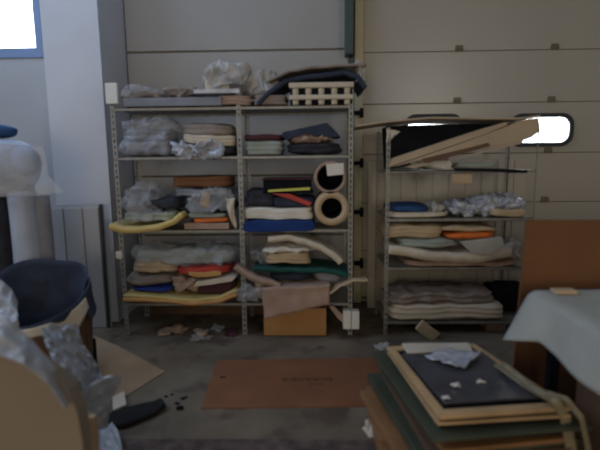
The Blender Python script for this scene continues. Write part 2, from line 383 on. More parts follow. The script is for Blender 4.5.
# ---- second deck, bay beside the pillar
zb = Z2+zt
spx('wrapped_felt_pack', (122, 140, 170, 152), zb, M_grey, 'grey felt pack wrapped in plastic on the second deck next to the pillar, bottom one', 'pack', layers=2, crum=.01)
spx('wrapped_felt_pack', (120, 128, 168, 141), P(140, 140.5, YF).z, M_grey, 'grey felt pack with pale edges on the second deck next to the pillar, upper one', 'pack', layers=2, crum=.01)
spx('clear_plastic_bag', (117, 116, 172, 155), zb+.003, M_film, 'clear plastic bag around the two grey felt packs on the second deck', 'plastic bag', Y=3.745, D=.4, crum=.03, f=7, amp=.02, k=5, n=(40, 14, 20))
spx('folded_fabric', (176, 122, 233, 136), P(200, 136.5, YF).z, M_greyb, 'rounded brown-grey folded fabric on the second deck beside the wrapped felt packs', 'fabric', k=3.5, layers=2)
spx('folded_fabric', (178, 136, 236, 147), P(200, 147, YF).z, M_offw, 'pale cream folded fabric under the rounded brown-grey one on the second deck', 'fabric', Y=3.775, layers=3, k=5, tilt=-.06)
spx('folded_fabric', (176, 147, 234, 155), zb, M_dark, 'dark folded fabric at the bottom of the second deck behind silvery plastic', 'fabric')
spx('silvery_plastic_film', (172, 140, 222, 160), None, M_silver, 'silvery plastic film spilling over the second deck edge by the middle post', 'plastic film', Y=3.73, D=.06, crum=.05, f=9, amp=.02, k=3, n=(40, 6, 16))
# ---- second deck, other bay
spx('folded_fabric', (243, 140, 283, 152), zb, M_sage, 'flat grey-green folded fabric on the second deck just past the middle post', 'fabric', layers=3)
spx('folded_fabric', (243, 134, 282, 140), P(260, 140, YF).z, M_maroon, 'thin dark maroon folded fabric on top of the grey-green one on the second deck', 'fabric')
spx('dark_cushion', (285, 142, 344, 156), zb, M_dark, 'dark lumpy cushion at the bottom of the second deck under white crumpled cloth', 'cushion', k=4, layers=2)
spx('crumpled_cloth', (289, 134, 334, 143), P(310, 142.5, YF).z, M_pink, 'pale crumpled cloth between dark pieces on the second deck', 'cloth', Y=3.765, crum=.03, f=9, k=3)
wp = [(P(x, y, YF).x, P(x, y, YF).z) for x, y in ((281, 136), (283, 132), (327, 122.5), (334, 129), (341, 137), (330, 137), (305, 133), (288, 140))]
tag(prism('dark_board', wp, YF, YF+.35, M_navy, bevel=.005), 'dark wedge-shaped folded board tilted over the pale crumpled cloth on the second deck', 'board')

# ---- third deck, bay beside the pillar
zb = Z3+zt
# yellow foam sheet curved over the edge
yp = [(P(x, y, YF-.05).x, P(x, y, YF-.05).z) for x, y in ((111, 226), (122, 229), (140, 230), (160, 227), (175, 221), (183, 214))]
tag(profile_sheet('yellow_foam_sheet', yp, YF-.09, YF+.3, .048, M_yel, amp=.003, seed=2), 'yellow foam sheet sagging over the edge of the third deck', 'foam sheet')
spx('wrapped_pack', (122, 212, 176, 224), P(150, 222, YF).z, M_sage, 'grey-green pack in plastic lying on the yellow foam sheet', 'pack', Y=3.79, layers=2, crum=.015)
spx('dark_garment', (140, 197, 186, 213), P(150, 212, YF).z, M_dark, 'dark bundled garment on the third deck behind the plastic bag with pale wrinkles', 'garment', Y=3.80, k=4, crum=.02)
spx('clear_plastic_bag', (117, 186, 160, 216), P(140, 222, YF).z, M_film, 'rounded clear plastic bag on the third deck next to the pillar', 'plastic bag', Y=3.75, D=.32, crum=.06, f=6, amp=.03, k=2.6, n=(36, 16, 24))
spx('grey_cushion', (122, 190, 156, 213), P(140, 219, YF).z, M_grey, 'grey rounded cushion inside the clear plastic bag on the third deck', 'cushion', Y=3.82, D=.25, k=2.6, amp=.02)
spx('kraft_pack', (170, 176, 232, 189), P(200, 189, YF).z, M_card, 'flat brown kraft pack topmost in the pile on the third deck beside the middle post', 'pack', Y=3.86, layers=2)
spx('grey_folded_cloth', (174, 189, 232, 197), P(200, 197, YF).z, M_grey, 'grey folded cloth directly under the flat brown kraft pack', 'cloth', Y=3.82, layers=2)
spx('dark_garment', (180, 197, 232, 214), P(200, 214, YF).z, M_dark, 'dark crumpled garment with pale straps on the third deck beside the middle post', 'garment', Y=3.81, k=4, crum=.03)
spx('pale_strap', (198, 191, 208, 208), None, M_tan, 'short tan strap hanging over the dark crumpled garment on the third deck', 'strap', Y=3.765, D=.03, k=4, tilt=-.15, n=(8, 4, 10))
spx('clear_plastic_bag', (186, 188, 232, 214), None, M_film, 'clear plastic film over the dark crumpled garment near the middle post', 'plastic film', Y=3.745, D=.05, crum=.05, f=8, amp=.02, k=3, n=(36, 6, 20))
spx('red_strip', (192, 219, 228, 223), P(200, 223, YF).z, M_orr, 'narrow orange-red folded strip in the third deck pile above a pinkish box', 'fabric strip', Y=3.77)
spx('teal_folder', (186, 214, 226, 219), P(200, 219, YF).z, M_sage, 'thin teal-grey folder above the orange-red strip on the third deck', 'folder', Y=3.78)
a, b = P(184, 223.4, 3.76), P(229, 231, 3.76)
tag(box('flat_carton', a.x, b.x, 3.76, 4.1, zb, a.z, M_pink, bevel=.004), 'flat pinkish carton under the orange-red strip on the third deck', 'carton')
ds = [V((P(x, y, 3.74).x, 3.70, P(x, y, 3.74).z)) for x, y in ((227, 199), (228, 207), (231, 217), (236, 228))]
dp = [(V(p), V(p)+V((.075-.02*i, .01, .012))) for i, p in enumerate(ds)]
tag(grid_sheet('hanging_sheet', lambda u, v: poly([q[0] for q in dp], u).lerp(poly([q[1] for q in dp], u), v)+V((0, .01*math.sin(u*7+v*4), 0)), 12, 6, .008, M_offw), 'pale sheet hanging down off the third deck in front of the middle post', 'sheet')

# ---- third deck, other bay
spx('blue_folded_cloth', (243, 221.5, 314, 231), P(280, 232, 3.74).z, M_blue, 'bright blue folded cloth hanging over the third deck edge under white papers', 'cloth', Y=3.735, D=.03, k=6, amp=.006)
spx('blue_folded_cloth.001'[:17], (244, 219.5, 314, 224.5), zb, M_dblue, 'deep blue folded cloth at the bottom of the paper pile on the third deck', 'cloth', Y=3.78, D=.38)
spx('white_papers', (242, 208, 314, 219.5), P(280, 219.5, YF).z, M_paper, 'thick bundle of white papers between blue cloth and dark fabric on the third deck', 'paper bundle', Y=3.765, layers=4, ld=.01, k=9)
spx('dark_fabric_bundle', (243, 190, 276, 208), P(260, 207.5, YF).z, M_dark, 'dark bundled fabric on white papers right beside the middle post', 'fabric', k=4, layers=2, D=.36)
spx('dark_fabric_bundle', (272, 197, 315, 208), P(290, 207.5, YF).z, M_navy, 'navy fabric bundle on white papers under the red folder', 'fabric', k=5, D=.36)
rf = [(P(x, y, YF-.01).x, P(x, y, YF-.01).z) for x, y in ((272, 193.5), (290, 194), (312, 203), (309, 206), (290, 199))]
tag(prism('red_folder', rf, YF-.02, YF+.3, M_red, bevel=.002), 'slim red folder slanting down on the third deck below the black binder', 'folder')
bd = empty('black_binder', (P(288, 187, YF).x, YF, P(288, 195, YF).z), 'black binder with a lime yellow stripe lying on the third deck beside the rolls', 'binder')
a, b = P(262, 194.5, YF), P(313, 178, YF)
zsb = P(288, 193.5, YF).z
box('cover', a.x, b.x, YF, YF+.32, zsb, zsb+.012, M_black, bd, bevel=.003); box('cover', a.x, b.x, YF, YF+.32, b.z-.012, b.z, M_maroon, bd, bevel=.003)
box('pages', a.x+.01, b.x-.01, YF+.008, YF+.31, zsb+.012, b.z-.012, M_black, bd)
a2, b2 = P(268, 191.5, YF), P(310, 187.5, YF)
prism('stripe', [(a2.x, a2.z-.005), (b2.x, b2.z-.02), (b2.x, b2.z+.002), (a2.x, a2.z+.014)], YF-.002, YF+.007, M_lime, bd)
# rolls
def roll(cx_, cy_, r_px, ri_px, label, thick_mat, tagged=None):
    c = P(cx_, cy_, 3.76); k = (P(cx_+10, cy_, 3.76).x-c.x)/10
    r = empty('cardboard_tube', (c.x, 3.72, c.z-r_px*k), label, 'tube')
    ring('tube_wall', c.x, c.z, r_px*k, ri_px*k, 3.72, 4.2, thick_mat, r)
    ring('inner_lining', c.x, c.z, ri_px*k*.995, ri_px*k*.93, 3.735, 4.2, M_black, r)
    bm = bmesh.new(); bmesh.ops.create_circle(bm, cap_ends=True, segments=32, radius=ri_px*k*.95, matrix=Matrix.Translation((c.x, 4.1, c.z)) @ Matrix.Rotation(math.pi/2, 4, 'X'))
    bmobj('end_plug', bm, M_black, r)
    if tagged:
        a_, b_ = P(tagged[0], tagged[3], 3.71), P(tagged[2], tagged[1], 3.71)
        prism('paper_label', [(a_.x+.012, a_.z), (b_.x, a_.z+.012), (b_.x-.004, b_.z), (a_.x, b_.z-.006)], 3.712, 3.716, M_paper, r)
    return r
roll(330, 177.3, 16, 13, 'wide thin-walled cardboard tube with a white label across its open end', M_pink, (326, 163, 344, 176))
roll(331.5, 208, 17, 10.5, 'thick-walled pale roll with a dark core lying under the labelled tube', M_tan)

# ---- fourth deck, bay beside the pillar
zb = Z4+zt
oy = [(P(x, y, YF-.04).x, P(x, y, YF-.04).z) for x, y in ((124, 297), (160, 299), (195, 302), (220, 299), (237, 292))]
tag(profile_sheet('foam_sheet', [(x, z-.012) for x, z in oy], YF-.07, YF+.33, .028, M_ora, amp=.003, seed=5), 'orange foam sheet over the edge of the lowest deck, below a yellow one', 'foam sheet')
tag(profile_sheet('foam_sheet', [(x, z+.014) for x, z in oy], YF-.05, YF+.33, .02, M_yel, amp=.004, seed=6), 'yellow foam sheet lying on the orange one on the lowest deck', 'foam sheet')
spx('blue_cloth', (128, 287, 172, 294), P(150, 294, YF).z, M_vblue, 'vivid blue cloth folded thin near the pillar end of the lowest deck', 'cloth', arc=lambda u, v: -.03*abs(u-.5)*0, k=2.5)
spx('grey_felt_bundle', (121, 275, 170, 288), P(150, 288, YF).z, M_greyb, 'flat grey-brown felt bundle on the vivid blue cloth', 'bundle', k=3, layers=2)
spx('maroon_pack', (194, 281, 233, 295), P(210, 295, YF).z, M_maroon, 'dark maroon pack under a cream slip, near the rack middle post', 'pack', k=5)
sl_ = [(P(x, y, YF-.01).x, P(x, y, YF-.01).z) for x, y in ((194, 286.5), (196, 282), (232, 276), (236, 277), (232, 281), (210, 284.5))]
tag(prism('cream_slip', sl_, YF-.02, YF+.2, M_offw, bevel=.002), 'cream paper slip lying slanted on the dark maroon pack', 'paper')
spx('red_wrapped_pack', (170, 277, 196, 294), P(183, 294, YF).z, M_pink, 'small pinkish-red pack in shiny plastic between the vivid blue cloth and the maroon pack', 'pack', crum=.03, f=9, k=4)
spx('red_cloth', (172, 267, 230, 277), P(200, 277, YF).z, M_red, 'red folded cloth with an orange underside lying under the big clear plastic cover', 'cloth', k=3.5, layers=2)
spx('orange_cloth', (188, 272.5, 222, 277), P(200, 277.2, 3.76).z, M_ora, 'thin orange folded edge peeking from below the red folded cloth', 'cloth', Y=3.755, D=.04, k=4)
spx('pale_bundle', (128, 262, 178, 274), P(150, 275, YF).z, M_tan, 'dull tan bundle below the big clear plastic cover at the pillar end', 'bundle', k=4, layers=2, crum=.01)
spx('grey_stack', (132, 249, 232, 264), P(180, 267, YF).z, M_sage, 'long grey-green folded stack under the clear plastic cover topmost on the lowest deck', 'stack', Y=3.82, layers=3, k=5)
spx('clear_plastic_cover', (127, 247, 236, 270), P(180, 268, YF).z+.004, M_film, 'big clear plastic cover over the grey-green folded stack on the lowest deck', 'plastic cover', Y=3.75, D=.42, crum=.03, f=7, amp=.02, k=4, n=(50, 14, 16))

# ---- fourth deck, other bay
spx('brown_paper_stack', (252, 283, 330, 297), zb, M_cardb, 'brownish paper stack at the bottom of the lowest deck behind the pinkish wrapping', 'paper stack', layers=3)
spx('navy_cloth', (268, 272, 312, 283), P(290, 283, YF).z, M_navy, 'navy folded cloth under the green cloth on the lowest deck', 'cloth', k=3)
spx('grey_cloth', (312, 273, 342, 286), P(325, 286, YF).z, M_grey, 'grey sloping cloth under the green cloth next to the end post', 'cloth', k=3, tilt=-.12)
gp = [(P(x, y, YF-.01).x, P(x, y, YF-.01).z) for x, y in ((254, 267), (275, 269), (300, 270), (325, 270.5), (348, 275))]
tag(profile_sheet('green_cloth', gp, YF-.04, YF+.35, .035, M_teal, amp=.006, seed=8), 'dark green folded cloth spanning the lowest deck beneath cream papers', 'cloth')
spx('paper_pack', (264, 253, 311, 263.5), P(290, 264.5, YF).z, M_tan, 'tan paper pack on the dark green cloth under the cream roll', 'pack', layers=3, k=7)
spx('white_cloth_fold', (262, 247, 315, 254), P(290, 254, YF).z, M_paper, 'white folded cloth lying on the tan paper pack', 'cloth', Y=3.77, crum=.02, k=4)
spx('clear_plastic_bag', (250, 250, 268, 266), P(260, 267, YF).z, M_film, 'small clear plastic bag at the post side of the tan paper pack', 'plastic bag', crum=.04, f=9, k=3, D=.3)
cr = [(P(x, y, YF).x, P(x, y, YF).z) for x, y in ((268, 239), (285, 238.5), (303, 241), (322, 247), (334, 255), (341, 262))]
tag(profile_sheet('cream_cloth_roll', cr, YF-.03, YF+.3, .05, M_offw, amp=.008, seed=3), 'thick cream cloth arching over the paper pack and sloping down to the end post', 'cloth')
tr = [(P(x, y, YF-.05).x, P(x, y, YF-.05).z) for x, y in ((236, 265), (248, 274), (262, 280), (280, 286))]
tag(profile_sheet('tan_cloth_roll', tr, YF-.09, YF-.02, .05, M_pink, amp=.006, seed=12, nv=6), 'tan rolled cloth poking out of the lowest deck across the middle post', 'cloth roll')
kp0 = P(262, 287, 3.70); kp1 = P(330, 284, 3.70); kb0 = P(265, 317, 3.70); kb1 = P(329, 303, 3.70)
def krf(u, v):
    t = V((kp0.x+(kp1.x-kp0.x)*u, 3.85, kp0.z+(kp1.z-kp0.z)*u)); t2 = V((t.x, 3.67, t.z)); lo = V((kb0.x+(kb1.x-kb0.x)*u, 3.66, kb0.z+(kb1.z-kb0.z)*u))
    p = poly([t, t2, lo], v); a = nz(p, 9, 3); return p+V((.01*nz(p, 12, 1), a*.02, a*.008))
tag(grid_sheet('pinkish_wrapping_paper', krf, 30, 16, .006, M_pink), 'pinkish wrapping paper hanging over the edge of the lowest deck above the cardboard box', 'wrapping paper')
kp = [(P(x, y, 3.68).x, P(x, y, 3.68).z) for x, y in ((330, 293), (340, 286), (352, 282), (368, 281))]
tag(profile_sheet('kraft_paper', kp, 3.66, 3.82, .012, M_tan, amp=.01, seed=14, nv=8), 'creased tan paper sticking out past the end post above the white carton', 'paper')
spx('clear_plastic_bag', (236, 286, 262, 302), None, M_film, 'thin clear plastic bag hanging off the lowest deck in front of the middle post', 'plastic bag', Y=3.70, D=.04, crum=.04, f=9, k=3, n=(20, 6, 16))
# cardboard box on the floor
a, b = P(264.5, 336, YF), P(326, 306, YF)
cb_ = empty('cardboard_box', ((a.x+b.x)/2, YF, 0), 'open orange-brown cardboard box on the floor under the lowest deck', 'box')
bm = bmesh.new(); t = .006; zt_ = F(295, 336).z*0+P(295, 305, 3.79).z; zt_ = min(zt_, Z4-.04)
fy = F(295, 336).y
for w in ((a.x, b.x, fy, fy+t), (a.x, b.x, fy+.35, fy+.35+t), (a.x, a.x+t, fy+t, fy+.35), (b.x-t, b.x, fy+t, fy+.35)): bx(bm, w[0], w[1], w[2], w[3], 0.001, zt_)
bx(bm, a.x, b.x, fy, fy+.35, .001, .006)
bmobj('carton_body', bm, M_ora if False else mat('orange_carton', (.42, .22, .08), .8, .1, 3, .1), cb_)
box('flap', a.x+.01, b.x-.01, fy+.01, fy+.15, zt_-.03, zt_-.026, M_cardd, cb_)
# white block around end post foot
a, b = P(343, 328, 3.72), P(359, 310, 3.72); cc = empty('white_carton', ((a.x+b.x)/2, 3.7, a.z), 'small white carton wedged around the foot of the end post', 'carton')
box('carton_body', a.x, (a.x+b.x)/2-.003, 3.69, 3.765, a.z, b.z, M_foam, cc, bevel=.004); box('carton_body', (a.x+b.x)/2+.003, b.x, 3.69, 3.765, a.z, b.z-.005, M_foam, cc, bevel=.004)
pf = [(P(x, y, 3.72).x, P(x, y, 3.72).z) for x, y in ((329, 306), (333, 305), (346, 318), (345, 324), (338, 318))]
prism('flap', pf, 3.70, 3.74, M_pink, cc)

# ================================================================ RIGHT RACK
RYF, RYB = 3.77, 4.33
rx0, rx1 = P(385.5, 230, RYF).x, P(537, 170, RYF).x
RA, RB, RC, RD = (P(450, y, RYF).z for y in (170.5, 218, 267, 321))
rr = empty('low_steel_rack', ((rx0+rx1)/2, RYF, 0), 'lower thin-legged steel rack stacked with cloths and boards in front of the cream sectional door', 'shelving')
for x, y, s, sy in ((rx0, RYF, 1, 1), (rx0, RYB, 1, -1), (rx1, RYB, -1, -1)):
    post(x, y, P(400, 126, RYF).z-.01, M_steel2, rr, s, w=.028, sy=sy)
bm = bmesh.new(); bx(bm, rx1-.008, rx1, RYF, RYF+.008, 0, P(540, 124, RYF).z); bmobj('post', bm, M_steel2, rr)
deck(rx0+.002, rx1-.002, RYF+.004, RYB-.004, RA, M_steel2, rr, .018); 
for z in (RB, RC, RD): deck(rx0+.002, rx1-.002, RYF+.004, RYB-.004, z, M_steel2, rr, .03)
# ribbed panel standing behind
bm = bmesh.new(); a, b = P(368, 200, 4.5).x, P(525, 200, 4.5).x
z1_ = P(440, 160, 4.5).z; bx(bm, a, b, 4.50, 4.51, 0, z1_); x = a; 
while x < b-.02:
    bx(bm, x+.006, min(b, x+.148), 4.488, 4.50, 0.002, z1_-.002); x += .158
tag(bmobj('ribbed_panel', bm, M_door, bevel=.002), 'tall cream panel with vertical grooves standing between the low rack and the door', 'panel')
# top cardboard sheet
cs = [(P(x, y, RYF-.05).x, P(x, y, RYF-.05).z) for x, y in ((357, 126), (385, 122.5), (430, 118.6), (480, 118.6), (520, 118), (540, 115))]
def csf(u, v):
    p = poly([V((x, 0, z)) for x, z in cs], u); return V((p.x, RYF-.06+v*.5, p.z+.006*math.sin(u*5)+.0*v))
tag(grid_sheet('cardboard_sheet', csf, 40, 8, .014, M_cardb), 'long thin cardboard sheet bridging the top of the low rack', 'cardboard sheet')
# dark cloth-covered board behind the tilted boards
dk = [(P(x, y, RYF+.12).x, P(x, y, RYF+.12).z) for x, y in ((387, 126), (450, 124), (520, 123), (520, 140), (440, 158), (389, 169.5))]
tag(prism('black_foam_board', dk, RYF+.12, RYF+.40, M_black, bevel=.004), 'black foam board block filling the top of the low rack behind tilted boards', 'foam board')
wl = [V((P(x, y, RYF).x, RYF-.01, P(x, y, RYF).z)) for x, y in ((386, 129), (387, 135), (386, 142))]
wr = [V((P(x, y, RYF).x, RYF+.03, P(x, y, RYF).z)) for x, y in ((401, 131), (394, 137), (388, 143))]
tag(grid_sheet('crumpled_paper', lambda u, v: poly(wl, u).lerp(poly(wr, u), v)+V((0, .02*nz((u*3, v*3, 0), 2), .01*nz((u*3, v*3, 5), 2))), 10, 10, .004, M_paper), 'small crumpled white paper hanging at the corner under the cardboard sheet', 'paper')
# tilted boards: three thick boards
def tboard(pts, y0, y1, m, label, name='tilted_board'):
    q = [(P(x, y, RYF).x, P(x, y, RYF).z) for x, y in pts]
    return tag(prism(name, q, y0, y1, m, bevel=.004), label, 'board', 'pale boards tilted on the top of the low rack')
tboard(((389, 164), (393, 158), (478, 130), (505, 122), (507, 125), (480, 136), (389, 167)), RYF-.02, RYF+.108, M_cardb, 'long pale board tilted up, uppermost of the boards on the low rack')
tboard(((390, 167.5), (470, 140), (507, 126), (517, 121), (536, 118), (538, 131), (529, 138), (517, 142), (470, 151), (420, 160)), RYF-.04, RYF+.108, M_cardb, 'broad pale board with a ragged end reaching across the door window')
tboard(((420, 159), (470, 147), (486, 143), (488, 146), (445, 158), (425, 163)), RYF-.055, RYF-.042, M_cardd, 'brown thin board between two pale tilted boards on the low rack')
tboard(((402, 167), (445, 160.5), (489, 149), (520, 140), (518, 144), (480, 153), (440, 162), (412, 168)), RYF-.070, RYF-.057, M_cardb, 'pale cream board lowest of the tilted boards on the low rack')
spx('white_plastic', (414, 158, 458, 169), RA+.004, M_paper, 'white crumpled plastic pushed under the tilted boards on the low rack', 'plastic', Y=RYF+.02, D=.3, crum=.03, k=3, tilt=.0)
spx('beige_board', (457, 162.5, 497, 167), RA+.022, M_sage, 'small grey-beige board lying on black material at the top of the low rack', 'board', Y=RYF, D=.3, k=10, amp=.002)
bf = [(P(x, y, RYF).x, P(x, y, RYF).z) for x, y in ((452, 169.5), (454, 167), (500, 167.5), (524, 169.5), (528, 171.5), (522, 173.5), (500, 171))]
bf = [(x, max(z, RA+.002)) for x, z in bf]
tag(prism('black_strap', [(P(x, y, RYF-.03).x, P(x, y, RYF-.03).z) for x, y in ((455, 168), (500, 168.5), (527, 170.5), (527, 173), (510, 173), (490, 171.5), (455, 171))], RYF-.04, RYF-.005, M_black, bevel=.003), 'black strap hanging over the edge of the upper deck of the low rack', 'strap')
a, b = P(452, 183.5, RYF-.01), P(472.5, 174, RYF-.01)
tag(box('card_label', a.x, b.x, RYF-.006, RYF-.002, a.z, b.z+.0, M_tan, bevel=.001), 'small tan card label hanging under the upper deck of the low rack', 'label')
# deck B
zb = RB+.003
spx('blue_folded_cloth', (388, 205.5, 433, 213), P(410, 213, RYF).z, M_dblue, 'blue folded cloth on a white one at the column end of the low rack', 'cloth', Y=RYF, D=.4, k=3.5, tilt=.0, layers=2)
spx('white_folded_cloth', (388, 211, 452, 218), zb, M_offw, 'white folded cloth beneath the blue cloth on the low rack', 'cloth', Y=RYF-.005, D=.42, k=4, layers=2)
spx('crumpled_white_cloth', (431, 203, 452, 214), P(440, 213.5, RYF).z, M_white, 'small crumpled white cloth between the blue cloth and the silvery bag', 'cloth', Y=RYF+.02, D=.3, crum=.03, k=3)
spx('silvery_plastic_bag', (450, 204, 492, 217), zb, M_silver, 'flat silvery plastic bag on the middle deck of the low rack', 'plastic bag', Y=RYF, D=.4, crum=.05, f=7, amp=.02, k=3)
spx('silvery_plastic_bag', (478, 196, 532, 217), zb, M_silver, 'bulky rounded silvery plastic bag at the table end of the low rack', 'plastic bag', Y=RYF-.01, D=.42, crum=.05, f=6, amp=.02, k=2.8, n=(40, 16, 20))
spx('cream_cloth_fold', (492, 209, 528, 217.5), zb, M_tan, 'cream cloth edge under the bulky silvery plastic bag', 'cloth', Y=RYF-.02, D=.1, k=4)
# deck C
zb = RC+.003
spx('pink_flat_pack', (404, 261, 521, 266.5), zb, M_pink, 'long flat pinkish pack at the bottom of the third deck of the low rack', 'pack', Y=RYF-.01, D=.45, layers=2, k=8)
wc = [(P(x, y, RYF-.02).x, P(x, y, RYF-.02).z) for x, y in ((389, 249), (410, 253), (440, 256.5), (475, 257), (500, 254), (511, 251))]
tag(profile_sheet('white_foam_roll', wc, RYF-.04, RYF+.35, .075, M_offw, amp=.006, seed=21), 'thick white folded cloth sagging across the third deck of the low rack', 'cloth')
spx('sage_pack', (398, 238, 462, 247.5), P(420, 248.5, RYF).z, M_sage, 'grey-green pack with a white band on the thick white cloth', 'pack', Y=RYF-.01, D=.38, layers=2, k=3.5)
spx('cream_stack', (385, 225, 446, 238.5), P(420, 239, RYF).z, M_tan, 'cream folded stack topmost at the column end of the third deck', 'stack', Y=RYF, D=.4, layers=3, k=5)
spx('orange_red_cloth', (447, 232, 500, 240), P(470, 240, RYF).z, M_orr, 'bright orange-red folded cloth pointing towards the table on the low rack', 'cloth', Y=RYF-.015, D=.3, k=2.6)
spx('olive_cloth', (440, 226.5, 500, 232.5), P(470, 232.5, RYF).z, M_tan, 'thin tan folded cloth lying on the orange-red cloth', 'cloth', Y=RYF, D=.35, k=4)
wtri = [(P(x, y, RYF-.03).x, P(x, y, RYF-.03).z) for x, y in ((458, 241), (500, 236), (503, 245), (487, 254), (470, 252))]
tag(prism('white_cloth_corner', wtri, RYF-.075, RYF-.05, M_white, bevel=.006), 'white cloth corner hanging down under the orange-red cloth', 'cloth')
spx('silvery_wrap', (500, 243, 524, 257), P(510, 261.5, RYF).z, M_film2, 'milky plastic wrap at the table end of the third deck of the low rack', 'plastic wrap', Y=RYF+.02, D=.3, crum=.04, f=8, k=3)
# deck D
zb = RD+.003
spx('beige_bundle', (389, 305, 506, 320), zb, M_offw, 'long beige folded bundle on the lowest deck of the low rack', 'bundle', Y=RYF-.005, D=.45, layers=3, k=8, ld=.02)
spx('grey_bundle', (388, 292.5, 500, 306), P(440, 306, RYF).z, M_greyb, 'long grey-brown bundle in dull plastic on the beige one in the low rack', 'bundle', Y=RYF+.01, D=.45, layers=2, k=6, crum=.02, ld=.03)
spx('black_fabric', (490, 288, 535, 318), zb+.0, M_black, 'black fabric heap at the table end of the lowest deck', 'fabric', Y=RYF+.2, D=.3, k=5, crum=.02)
pc = F(428, 338); 
tag(box('tan_block', -.095, .095, -.02, .02, -.05, .05, M_tan, bevel=.008, M=Matrix.Translation(P(427.5, 331, 3.68)) @ Matrix.Rotation(.68, 4, 'Y')), 'small tan block leaning against the front of the low rack near the floor', 'block')
a, b = P(486, 336, 3.85), P(506, 324.5, 3.85)
tag(box('pink_box', a.x, b.x, 3.85, 4.1, 0.001, RD-.04, M_pink, bevel=.005), 'small pinkish box on the floor under the low rack', 'box')

# ================================================================ TABLE with cloth, box and cardboard panel
TZ = .80
tA = F(534, 291, TZ); tx = tA.x; ty1 = tA.y
print('table corner', tA)
tb = empty('work_table', (tx+.6, ty1-.8, 0), 'low work table under the white cloth beside the stack of frames', 'table')
box('table_top', tx+.01, tx+1.3, ty1-1.9, ty1-.01, TZ-.04, TZ-.006, M_cardd, tb, bevel=.004)
for sx in (tx+.06, tx+1.2):
    for sy in (ty1-1.85, ty1-.1): box('leg', sx, sx+.05, sy, sy+.05, 0, TZ-.04, M_black, tb, bevel=.004)
def tcf(u, v):
    # u: along Y (0 = far), v: across, 0 = hem of hanging side, .3 = edge, 1 = far across
    y = ty1-1.9*u; drop = (.17+.05*math.sin(u*5)+.22*max(0, 1-u*9)*0)
    if v < .35:
        t = 1-v/.35; q = V((tx-.02-.05*t-.01*math.sin(u*26)*t, y, TZ+.004-drop*t))
        if u < .12: # far corner falls lower and swings out
            k = (1-u/.12); q.x -= .09*k*t; q.z -= .10*k*t; q.y -= .02*t*k
    else:
        t = (v-.35)/.65; q = V((tx+t*1.3, y, TZ+.004))
    q.z += .004*nz(q, 4, 2); return q
tag(grid_sheet('tablecloth', tcf, 60, 34, .006, M_white), 'white cloth draped over the work table, hanging at its side', 'tablecloth')
# far cloth drop
# cardboard panel behind the table
pY = 2.62
a = P(527, 220, pY); b = P(522, 291, pY)
tag(prism('cardboard_sheet', [(b.x-.03, .0), (b.x+1.2, .0), (a.x+1.2, a.z-.01), (a.x, a.z)], pY, pY+.02, M_card), 'tall brown cardboard panel standing behind the work table', 'cardboard panel')
c = P(564, 286.5, pY-.12)
tag(box('cream_block', P(553, 288, ty1-.07).x, P(575, 288, ty1-.07).x, ty1-.1, ty1-.04, TZ+.010, TZ+.03, M_tan, bevel=.004), 'small cream block at the far edge of the white-covered table by the cardboard panel', 'block')
tag(box('brown_carton', tx+.14, tx+.9, ty1-.95, ty1-.2, 0.001, .52, M_cardd, bevel=.006), 'dark brown carton on the floor under the work table', 'carton')

# ================================================================ STACK of frames at the foreground
def quad(cs_, z): return [F(x, y, z) for x, y in cs_]
def board(name, cs_, z, th, m, label, cat='board', parent=None, bevel=.003, group=None):
    q = quad(cs_, z+th); o = flat(name, [(p.x, p.y) for p in q], z, th, m, parent, bevel=bevel)
    if label: tag(o, label, cat, group)
    return o
ST = .46
q = quad(((387, 344), (474, 341), (572, 404), (440, 413)), ST)
X0 = min(q[0].x, q[3].x)
def inset(pts, t):
    c = sum(pts, V((0, 0, 0)))/len(pts); return [p+(c-p).normalized()*t for p in pts]
def frame_obj(name, qq, z, th, w, m, label, fill=None, fillm=None):
    e = empty(name, sum(qq, V((0, 0, 0)))/4*1.0+V((0, 0, z-sum(p.z for p in qq)/4)), label, 'frame')
    e.location.z = z; i_ = inset(qq, w*1.4)
    for a in range(4):
        b = (a+1) % 4; P4 = [qq[a], qq[b], i_[b], i_[a]]
        flat('rail', [(p.x, p.y) for p in P4], z, th, m, e, bevel=.003)
    if fillm: flat(fill, [(p.x, p.y) for p in inset(qq, w*1.35)], z+th*.25, th*.4, fillm, e)
    return e
def rotq(qq, a, dx=0, dy=0, s=1.0):
    c = sum(qq, V((0, 0, 0)))/4; R_ = Matrix.Rotation(a, 3, 'Z'); return [c+R_ @ ((p-c)*s)+V((dx, dy, 0)) for p in qq]
z = 0
base = rotq(q, .0)
pal = empty('pallet', (q[0].x+.3, q[3].y+.3, 0), 'wooden pallet under the stack of boards and frames', 'pallet')
cx_ = sum(p.x for p in q)/4; cy_ = sum(p.y for p in q)/4
for k in range(5): box('slat', cx_-.42, cx_+.42, cy_-.5+k*.23, cy_-.5+k*.23+.09, .09, .11, M_woodo, pal, bevel=.003)
for k in range(3): box('bearer', cx_-.42+k*.37, cx_-.42+k*.37+.09, cy_-.5, cy_+.51, 0.001, .09, M_woodo, pal, bevel=.003)
def lay(name, m, z0, th, ang, dx, dy, s, label, cat='board'):
    qq = rotq(q, ang, dx, dy, s); return tag(flat(name, [(p.x, p.y) for p in qq], z0, th, m, None, bevel=.003), label, cat)
lay('wooden_board', M_woodo, .112, .045, .05, -.09, .02, 1.12, 'thick orange-brown wooden board lowest in the stack, sticking out towards the mat')
lay('dark_board', M_black, .158, .04, -.03, .02, .0, 1.1, 'black board on the lowest wooden board of the stack')
lay('green_board', M_gboard, .199, .045, .03, -.03, .03, 1.18, 'thick dull green board low in the stack')
lay('wooden_board', M_cardd, .245, .025, -.02, -.01, .0, 1.05, 'brown wooden board in the middle of the stack between green boards')
lay('green_board', M_gboard, .271, .018, .06, .02, .02, 1.1, 'thin green board below the lowest wooden frame')
